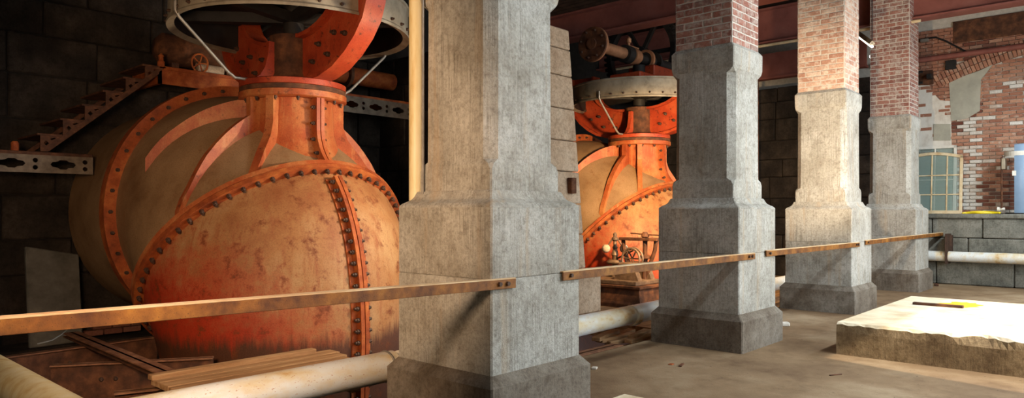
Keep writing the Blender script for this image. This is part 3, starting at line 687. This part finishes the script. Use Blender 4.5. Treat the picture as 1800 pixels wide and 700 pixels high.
# ------------------------------------------------------------------ catwalk, stairs and upper platform
def trim(root, x0, x1, y, z0, z1, mat):
    L = x1-x0; h = z1-z0; holes = []; n = max(1, int(L/.47)); w = L/n
    for i in range(n):
        c = (i+.5)*w-.06; zc = h/2
        a, b = .135, .055
        holes.append([(c-a, zc), (c-a+.02, zc+.028), (c-.06, zc+.036), (c-.035, zc+b), (c+.035, zc+b), (c+.06, zc+.036), (c+a-.02, zc+.028), (c+a, zc),
                      (c+a-.02, zc-.028), (c+.06, zc-.036), (c+.035, zc-b), (c-.035, zc-b), (c-.06, zc-.036), (c-a+.02, zc-.028)])
        for dz in (-.042, .042): holes.append(circ(c+.235, zc+dz, .028, 10))
    m = pierced([(0, 0), (L, 0), (L, h), (0, h)], [q for q in holes if max(p[0] for p in q) < L-.01 and min(p[0] for p in q) > .01], .02)
    for v in m.bm.verts: v.co += Vector((x0, y, z0))
    return part('pierced_trim', m, mat, root, None, True)
t = thing('lower_catwalk', (-2, 6.4, 1.95), 'lower iron catwalk with pierced trim at far left', 'catwalk')
part('deck', MB().box(-4.0, -.86, 6.0, 6.92, 2.16, 2.21, .005), 'dark_rust', t, None, True)
trim(t, -4.0, -.86, 6.0, 1.96, 2.17, 'trim_iron')
part('post_stub', MB().lathe([(.04, 2.21), (.04, 2.30), (.025, 2.32)], 12, (-1.66, 6.05, 0)), 'flange_rust', t, None, True)
t = thing('catwalk_stair', (-.8, 6.4, 2.2), 'iron stair with pierced risers climbing to the upper platform', 'stair')
x, z = -1.42, 2.215
nst = 6
for i in range(nst):
    part('tread', MB().box(x-.03, x+.27, 6.0, 6.85, z+.19, z+.215, .004), 'dark_rust', t, None, True)
    hl = [(.05, .09), (.09, .05), (.13, .09), (.09, .13)]
    m = pierced([(0, 0), (.02, 0), (.24, .19), (0, .19)], [[(.03, .10), (.06, .07), (.09, .10), (.06, .13)], [(.10, .155), (.115, .14), (.16, .16), (.15, .17)]], .02)
    for v in m.bm.verts: v.co += Vector((x, 6.0, z))
    part('pierced_bracket', m, 'dark_rust', t, None, True)
    x += .235; z += .2
part('stringer', MB().prism([(-1.42, 2.215), (-1.34, 2.215), (-.075, 3.32), (-.075, 3.38), (-.10, 3.38)], 'y', 5.98, 6.02), 'dark_rust', t, None, True)
part('stringer', MB().prism([(-1.42, 2.215), (-1.34, 2.215), (-.075, 3.32), (-.075, 3.38), (-.10, 3.38)], 'y', 6.83, 6.87), 'dark_rust', t, None, True)
t = thing('upper_platform', (2, 6.4, 3.15), 'upper iron platform with pierced trim passing behind the turbine neck', 'catwalk')
part('deck', MB().box(-.07, 4.24, 6.0, 6.92, 3.39, 3.44, .005), 'flange_rust', t, None, True)
part('edge_beam', MB().box(-.07, 2.3, 6.0, 6.04, 3.20, 3.39), 'flange_rust', t, None, True)
part('edge_beam', MB().box(-.07, -.03, 6.0, 6.95, 3.20, 3.39), 'flange_rust', t, None, True)
trim(t, 2.3, 4.24, 6.0, 3.13, 3.40, 'trim_iron')
part('post_stub', MB().lathe([(.045, 3.44), (.045, 3.50), (.03, 3.52), (.03, 3.56), (.04, 3.58), (.0, 3.62)], 12, (-.02, 6.06, 0)), 'flange_rust', t, None, True)
t = thing('valve_tank', (.7, 6.5, 3.44), 'dark rusty horizontal tank with a small handwheel on the upper platform', 'tank')
part('shell', MB().lathe([(.0, .10), (.14, .12), (.22, .2), (.22, 1.3), (.14, 1.38), (.0, 1.4)], 24, (0, 6.6, 3.80), 'x'), 'dark_rust', t, 40, True)
part('foot', MB().box(.3, .4, 6.5, 6.7, 3.44, 3.62).box(1.1, 1.2, 6.5, 6.7, 3.44, 3.62), 'dark_rust', t, None, True)
wh = MB(); wc = Vector((.62, 6.33, 3.62))
wh.tube([wc+Vector((.115*math.cos(2*PI*i/24), 0, .13*math.sin(2*PI*i/24))) for i in range(25)], .014, 6, False)
for i in range(5): wh.tube([wc, wc+Vector((.115*math.cos(2*PI*i/5), 0, .13*math.sin(2*PI*i/5)))], .010, 6)
part('handwheel', wh, 'flange_rust', t, 40, True)
part('valve_body', MB().lathe([(.08, .62), (.08, 1.0)], 16, (0, 6.45, 3.56), 'x').tube([(.62, 6.33, 3.62), (.7, 6.5, 3.62)], .02, 8), 'pier_stone', t, 40, True)
t = thing('overhead_pipe', (3.4, 6.7, 3.7), 'rusty horizontal pipe above the platform beside the nearest pillar', 'pipe')
part('pipe_run', MB().tube([(1.9, 6.55, 3.86), (4.24, 6.55, 3.86)], .15, 20), 'flange_rust', t, 40, True)
part('pipe_flange', MB().lathe([(.15, 3.2), (.22, 3.21), (.22, 3.27), (.15, 3.28)], 20, (0, 6.55, 3.86), 'x'), 'dark_rust', t, 40, True)
# ------------------------------------------------------------------ flyball governor
gx, gy = 5.75, 2.25
t = thing('flyball_governor', (gx+.5, gy+.6, -.04), 'small flyball governor machine with two balls on a stepped iron base', 'governor')
def gp(name, m, mat, sm=None): return part(name, m, mat, t, sm, True)
bs = MB()
for (e, z) in ((0, 0), (0, .06), (-.04, .10), (-.07, .22), (-.07, .30), (-.03, .33), (-.03, .36)): pass
rows = []
for (e, z) in ((.06, -.04), (.06, .02), (.02, .06), (-.02, .16), (-.03, .24), (.0, .27), (.0, .30), (-.04, .31)):
    rows.append([(gx-e, gy-e, z), (gx+.85+e, gy-e, z), (gx+.85+e, gy+1.25+e, z), (gx-e, gy+1.25+e, z)])
gp('base', MB().grid(rows, True, True, True), 'dark_rust')
gp('bed_plate', MB().box(gx+.06, gx+.80, gy+.1, gy+1.15, .31, .38, .01), 'machine_brass')
for xa in (.2, .6): gp('side_frame', MB().prism([(gy+.15, .38), (gy+.62, .38), (gy+.55, .55), (gy+.5, .62), (gy+.28, .62), (gy+.22, .55)], 'x', gx+xa, gx+xa+.12), 'machine_brass')
gp('crosshead', MB().box(gx+.2, gx+.72, gy+.25, gy+.53, .60, .66, .01), 'machine_brass')
wc = Vector((gx+.45, gy+.42, .72))
wheel = MB()
for dx in (-.05, .05): wheel.tube([wc+Vector((dx, .17*math.cos(2*PI*i/28), .17*math.sin(2*PI*i/28))) for i in range(29)], .02, 6, False)
gp('flywheel', wheel, 'machine_brass', 40)
for i in range(6): gp('wheel_spoke', MB().tube([wc, wc+Vector((0, .17*math.cos(i*PI/3), .17*math.sin(i*PI/3)))], .012, 6), 'machine_brass', 40)
pc = on(1081, 460, y=gy+.95); px, py = pc.x, gy+.95
gz = on(1081, 408, y=py).z
gp('gear_case', MB().lathe([(.16, .38), (.16, .44), (.10, .5), (.09, gz-.62)], 18, (px, py, 0)), 'machine_brass', 40)
gp('spindle', MB().lathe([(.05, .4), (.05, gz-.42), (.065, gz-.40), (.05, gz-.34), (.035, gz-.30), (.05, gz-.27), (.03, gz-.24), (.03, gz-.16), (.055, gz-.14), (.055, gz-.10), (.03, gz-.08), (.035, gz-.03), (.0, gz)], 16, (px, py, 0)), 'machine_brass', 40)
dv = _rt
for s in (-1, 1):
    c = Vector((px, py, gz-.29))+dv*(s*.155)
    gp('ball_arm', MB().tube([Vector((px, py, gz-.11))+dv*(s*.04), c], .014, 8), 'machine_brass', 40)
    gp('ball', MB().sphere(c, .075, 16, 10), 'pier_stone', 60)
gp('bevel_wheel', MB().lathe([(.13, -.03), (.15, 0), (.12, .04), (.04, .05)], 20, (px, py, .62)), 'machine_brass', 40)
AX = gx+.62; b0, b1, bp = on(1091, 417, x=AX), on(1158, 419, x=AX), on(1134, 418, x=AX); bz = b0.z
gp('work_arm', MB().box(AX-.07, AX+.07, b1.y, b0.y, bz-.05, bz, .008), 'dark_rust')
for y_, sg in ((b0.y-.05, 1), (b1.y+.05, -1)):
    gp('arm_leg', MB().tube([(AX, y_, bz-.03), (AX, y_-sg*.02, bz-.2), (AX, y_-sg*.10, bz-.4), (AX, y_-sg*.2, .36)], .035, 8), 'dark_rust', 40)
gp('arm_post', MB().lathe([(.08, .3), (.05, .36), (.04, bz-.36), (.10, bz-.34), (.10, bz-.30), (.04, bz-.28), (.04, bz), (.07, bz+.02), (.06, bz+.06), (.03, bz+.10)], 14, (AX, bp.y, 0)), 'dark_rust', 40)
gp('hand_lever', MB().tube([(AX, bp.y+.28, bz+.07), (AX, bp.y-.30, bz+.045)], .014, 6), 'dark_rust', 40)
gp('link_rod', MB().tube([(px+.03, py-.02, .68), (gx+.5, gy+.42, .86)], .016, 8), 'machine_brass', 40)
# ------------------------------------------------------------------ concrete block at right
t = thing('concrete_block', (5.5, -2.4, 0), 'low wide concrete machine block with sunlit chipped top at right', 'block')
sx0, sx1, sy0, sy1, sh = 3.94, 7.1, -4.6, -1.28, .335
ed = MB(); n = 60
rowt, rowb, top2 = [], [], []
def loop(inset, z, chip):
    pts = []
    for i in range(n+1):
        y = sy0+(sy1-sy0)*i/n
        c = 0.
        if chip:
            c = .012*random.random()
            if -2.78 < y < -2.36: c += .10*math.sin((y+2.78)/.42*PI)
        pts.append((sx0+inset+c, y, z-(.02*random.random() if chip else 0)))
    pts += [(sx1-inset, sy1-inset, z), (sx1-inset, sy0+inset, z)]
    return pts
random.seed(3)
part('block_body', MB().grid([loop(0, -.02, False), loop(0, sh-.10, False), loop(.004, sh-.015, True)], True, True, False), 'slab_side', t, None, True)
random.seed(3); [random.random() for _ in range(0)]
tp = loop(.004, sh-.015, True); 
part('block_top', MB().grid([tp, [(p[0]+.03 if i <= n else p[0]-.03, p[1], sh) for i, p in enumerate(tp)]], True, False, True), 'concrete_top', t, None, True)
q = on(1640, 538, z=sh)
part('embedded_channel', MB().box(q.x-.03, q.x+.05, q.y-.32, q.y+.22, sh-.005, sh+.03, .004), 'dark_rust', t, None, True)
q2 = on(1690, 536, z=sh)
pm = MB(); N = 26; rad = [.8+.5*random.random() for _ in range(N)]
pm.grid([[(q2.x+.30*f_*rad[i]*math.cos(2*PI*i/N), q2.y+.20*f_*rad[i]*math.sin(2*PI*i/N), sh+z_) for i in range(N)] for f_, z_ in ((1, 0), (.6, .006), (.2, .012))], True, False, True)
part('yellow_powder_spill', pm, 'yellow_powder', t, None, True)
q = on(1097, 692, z=.335)
t = thing('concrete_block', (q.x-.5, q.y-.5, 0), 'pale concrete block whose corner just shows at the bottom edge', 'block')
part('block_body', MB().box(q.x-1.2, q.x, q.y-1.0, q.y, -.01, .31, .01), 'slab_side', t, None, True)
part('block_top', MB().box(q.x-1.2, q.x, q.y-1.0, q.y, .31, .335, .008), 'concrete_top', t, None, True)
# ------------------------------------------------------------------ things on the ledge
LZ = 1.455
def sash(name, label, u0, u1, vtop, x, tilt, mat, arched, cols, rws):
    a, b = on(u0, 374, x=x), on(u1, 374, x=x); w = a.y-b.y; h = on(u1, vtop, x=x).z-LZ
    t = thing(name, (x, b.y, LZ), label, 'window sash')
    th = .05
    def rise(s): return .09*math.sin(PI*s) if arched else 0
    fr = MB().box(-th/2, th/2, 0, .055, 0, h, .004).box(-th/2, th/2, w-.055, w, 0, h, .004).box(-th/2, th/2, .05, w-.05, 0, .07, .004)
    N = 10
    for i in range(N):
        s0, s1 = i/N, (i+1)/N
        fr.poly([(-th/2, s0*w, h+rise(s0)-.06), (-th/2, s1*w, h+rise(s1)-.06), (-th/2, s1*w, h+rise(s1)), (-th/2, s0*w, h+rise(s0)),
                 (th/2, s0*w, h+rise(s0)-.06), (th/2, s1*w, h+rise(s1)-.06), (th/2, s1*w, h+rise(s1)), (th/2, s0*w, h+rise(s0))],
                [(0, 1, 2, 3), (4, 7, 6, 5), (0, 4, 5, 1), (3, 2, 6, 7), (0, 3, 7, 4), (1, 5, 6, 2)])
    part('sash_frame', fr, mat, t)
    for i in range(1, cols): part('glazing_bar', MB().box(-.015, .015, i*w/cols-.012, i*w/cols+.012, .06, h+rise(i/cols)-.04), mat, t)
    for j in range(1, rws): part('glazing_bar', MB().box(-.015, .015, .05, w-.05, j*h/rws-.012, j*h/rws+.012), mat, t)
    for i in range(cols):
        for j in range(rws):
            part('pane', MB().box(-.003, .003, i*w/cols+.012, (i+1)*w/cols-.012, j*h/rws+.012, (j+1)*h/rws+(.0 if j < rws-1 else rise((i+.5)/cols))-.012), 'pane_glass', t)
    t.rotation_euler = (0, tilt, 0)
sash('window_sash', 'old arched window sash with peeling wooden frame leaning on the ledge', 1585, 1691, 272, 13.42, .10, 'sash_paint', True, 4, 3)
sash('window_sash', 'white window sash behind the arched one against the plaster', 1570, 1680, 254, 13.78, .08, 'white_paint', False, 3, 2)
wy = on(1777, 300, x=13.45).y-.19
t = thing('water_heater', (13.5, wy, LZ), 'blue grey cylindrical water heater standing on the ledge', 'water heater')
part('tank', MB().lathe([(.30, .02), (.31, .04), (.31, 1.36), (.30, 1.38), (.2, 1.40), (0, 1.40)], 36), 'tank_enamel', t, 30)
part('base_ring', MB().lathe([(.29, 0), (.29, .03)], 30), 'black_iron', t)
part('sticker', MB().lathe([(.3125, 1.16), (.3125, 1.25)], 36, cap0=False, cap1=False), 'white_paint', t)
lo = [v for v in t.children[-1].data.vertices]
bmx = bmesh.new(); bmx.from_mesh(t.children[-1].data)
bmesh.ops.delete(bmx, geom=[f for f in bmx.faces if not (f.calc_center_median().x < -.2 and -.22 < f.calc_center_median().y < .12)], context='FACES'); bmx.to_mesh(t.children[-1].data); bmx.free()
part('sticker', MB().box(-.30, -.285, .03, .14, .76, .86), 'white_paint', t)
part('element_cover', MB().box(-.2, .1, .27, .335, .9, 1.12, .01), 'drum_metal', t)
part('drain_valve', MB().lathe([(.03, .28), (.03, .36), (.045, .37), (.045, .41)], 12, (-.12, 0, .10), 'y'), 'white_paint', t)
part('relief_pipe', MB().tube([(-.16, .28, 1.15), (-.16, .33, 1.15), (-.16, .33, .12)], .018, 8), 'dark_rust', t, 40)
hs = MB()
for i in range(3):
    a, b = on(1692, 373, x=13.3), on(1758, 372, x=13.3); pts = []
    for j in range(13):
        s = j/12; pts.append((13.25+.09*i+.05*math.sin(3*s*PI+i), a.y+(b.y-a.y)*s, LZ+.018+.012*i*math.sin(s*PI)+.004*i))
    hs.tube(pts, .015, 8)
solo('yellow_hose', hs, 'hose_yellow', 'bright yellow hose strung along the ledge beside the water heater', 'hose', smooth=40)
q = on(1671, 114, x=XE-.1)
solo('wall_vent', MB().box(XE-.12, XE-.03, q.y-.10, q.y+.10, q.z-.10, q.z+.10, .01), 'black_iron', 'small black square vent on the brick end wall', 'vent')
q = on(1619, 136, x=XE-.25)
t = thing('cable_hook', (XE-.1, q.y, q.z-.1), 'black curled cable hook on the end wall beside the farthest pillar', 'hook')
part('hook_loop', MB().tube([q+Vector((0, .13*math.cos(a*.3), .12*math.sin(a*.3))) for a in range(-6, 7)], .03, 8), 'black_iron', t, 40, True)
part('hook_plate', MB().box(XE-.27, XE-.02, q.y-.20, q.y-.10, q.z-.04, q.z+.06, .01), 'black_iron', t, None, True)
part('hook_backboard', MB().box(XE-.06, XE-.02, q.y-.2, q.y+.2, q.z-.15, q.z+.18, .01), 'dark_rust', t, None, True)
q = on(1625, 70, x=XE-.12)
solo('wall_bracket', MB().box(XE-.16, XE-.02, q.y-.08, q.y+.08, q.z-.05, q.z+.02, .01), 'conduit_steel', 'small metal bracket high on the end wall beside the farthest pillar', 'bracket')
solo('wall_cable', MB().tube([on(u, v, x=XE-.08) for u, v in ((1625, 68), (1645, 66), (1662, 72), (1685, 84), (1700, 92))], .02, 6), 'black_iron', 'black cable sagging across the upper brick end wall', 'cable', smooth=40)
solo('wall_board', MB().box(XE-.06, XE-.02, on(1676, 50, x=XE).y-1.6, on(1676, 50, x=XE).y, 5.15, 5.62, .005), 'dark_rust', 'long dark board high on the end wall under the red beam', 'board')
solo('loose_wire', MB().tube([on(u, v, y=-.46) for u, v in ((136, 566), (122, 576), (108, 588), (92, 598), (66, 605))], .003, 5), 'conduit_steel', 'thin bent wire dangling from the rusty yellow rail at left', 'wire')
# fluorescent tube and bulb between the third and farthest pillars
a, b = on(1496, 54, x=10.2), on(1533, 82, x=9.0); 
t = thing('fluorescent_light', (a+b)/2, 'lit fluorescent tube fitting between the third and farthest pillars', 'light fitting')
part('housing', MB().tube([a+Vector((0, 0, .05)), b+Vector((0, 0, .05))], .05, 4), 'drum_metal', t, None, True)
part('tube', MB().tube([a, b], .022, 10), 'tube_glow', t, 40, True)
for p in (a, b): part('hanger', MB().tube([p+Vector((0, 0, .05)), Vector((p.x, p.y, ZC+.02))], .008, 6), 'black_iron', t, None, True)
q = on(1533, 99, x=12)
t = thing('lamp_bulb', q, 'small glowing bulb beside the farthest pillar', 'bulb')
part('bulb', MB().sphere((0, 0, 0), .05), 'bulb_glow', t, 60); part('socket', MB().lathe([(.02, .04), (.025, .05), (.025, .12)], 12), 'black_iron', t)
part('cord', MB().tube([(0, 0, .12), (0, 0, ZC-q.z)], .008, 6), 'black_iron', t)
# ------------------------------------------------------------------ bits of debris on the floor
def chip(u, v, l, w, h, mat, label, cat, rz):
    q = on(u, v, z=0); m = MB().box(-l/2, l/2, -w/2, w/2, 0, h, min(h, w)*.2, rot=Matrix.Rotation(rz, 3, 'Z'), about=(0, 0, 0))
    for vv in m.bm.verts: vv.co += q
    solo(name_map[cat], m, mat, label, cat)
name_map = {'stick': 'wood_splinter', 'stone': 'stone_chip', 'paper': 'paper_scrap'}
chip(1198, 643, .13, .03, .012, 'dark_rust', 'thin brown wood splinter on the floor below the second pillar', 'stick', .3)
chip(1180, 641, .06, .04, .006, 'flange_rust', 'small orange flake on the floor beside the brown splinter', 'paper', .1)
chip(1380, 573, .12, .10, .05, 'plaster_white', 'pale stone chip on the floor behind the second pillar plinth', 'stone', .6)
chip(1045, 649, .06, .05, .02, 'plaster_white', 'white plaster chip beside the nearest pillar plinth', 'stone', .4)
chip(1469, 660, .14, .012, .01, 'dark_rust', 'thin dark twig on the floor before the concrete block', 'stick', -.5)
chip(1646, 503, .10, .08, .05, 'dark_rust', 'dark lump on the floor beside the farthest pillar plinth', 'stone', .2)
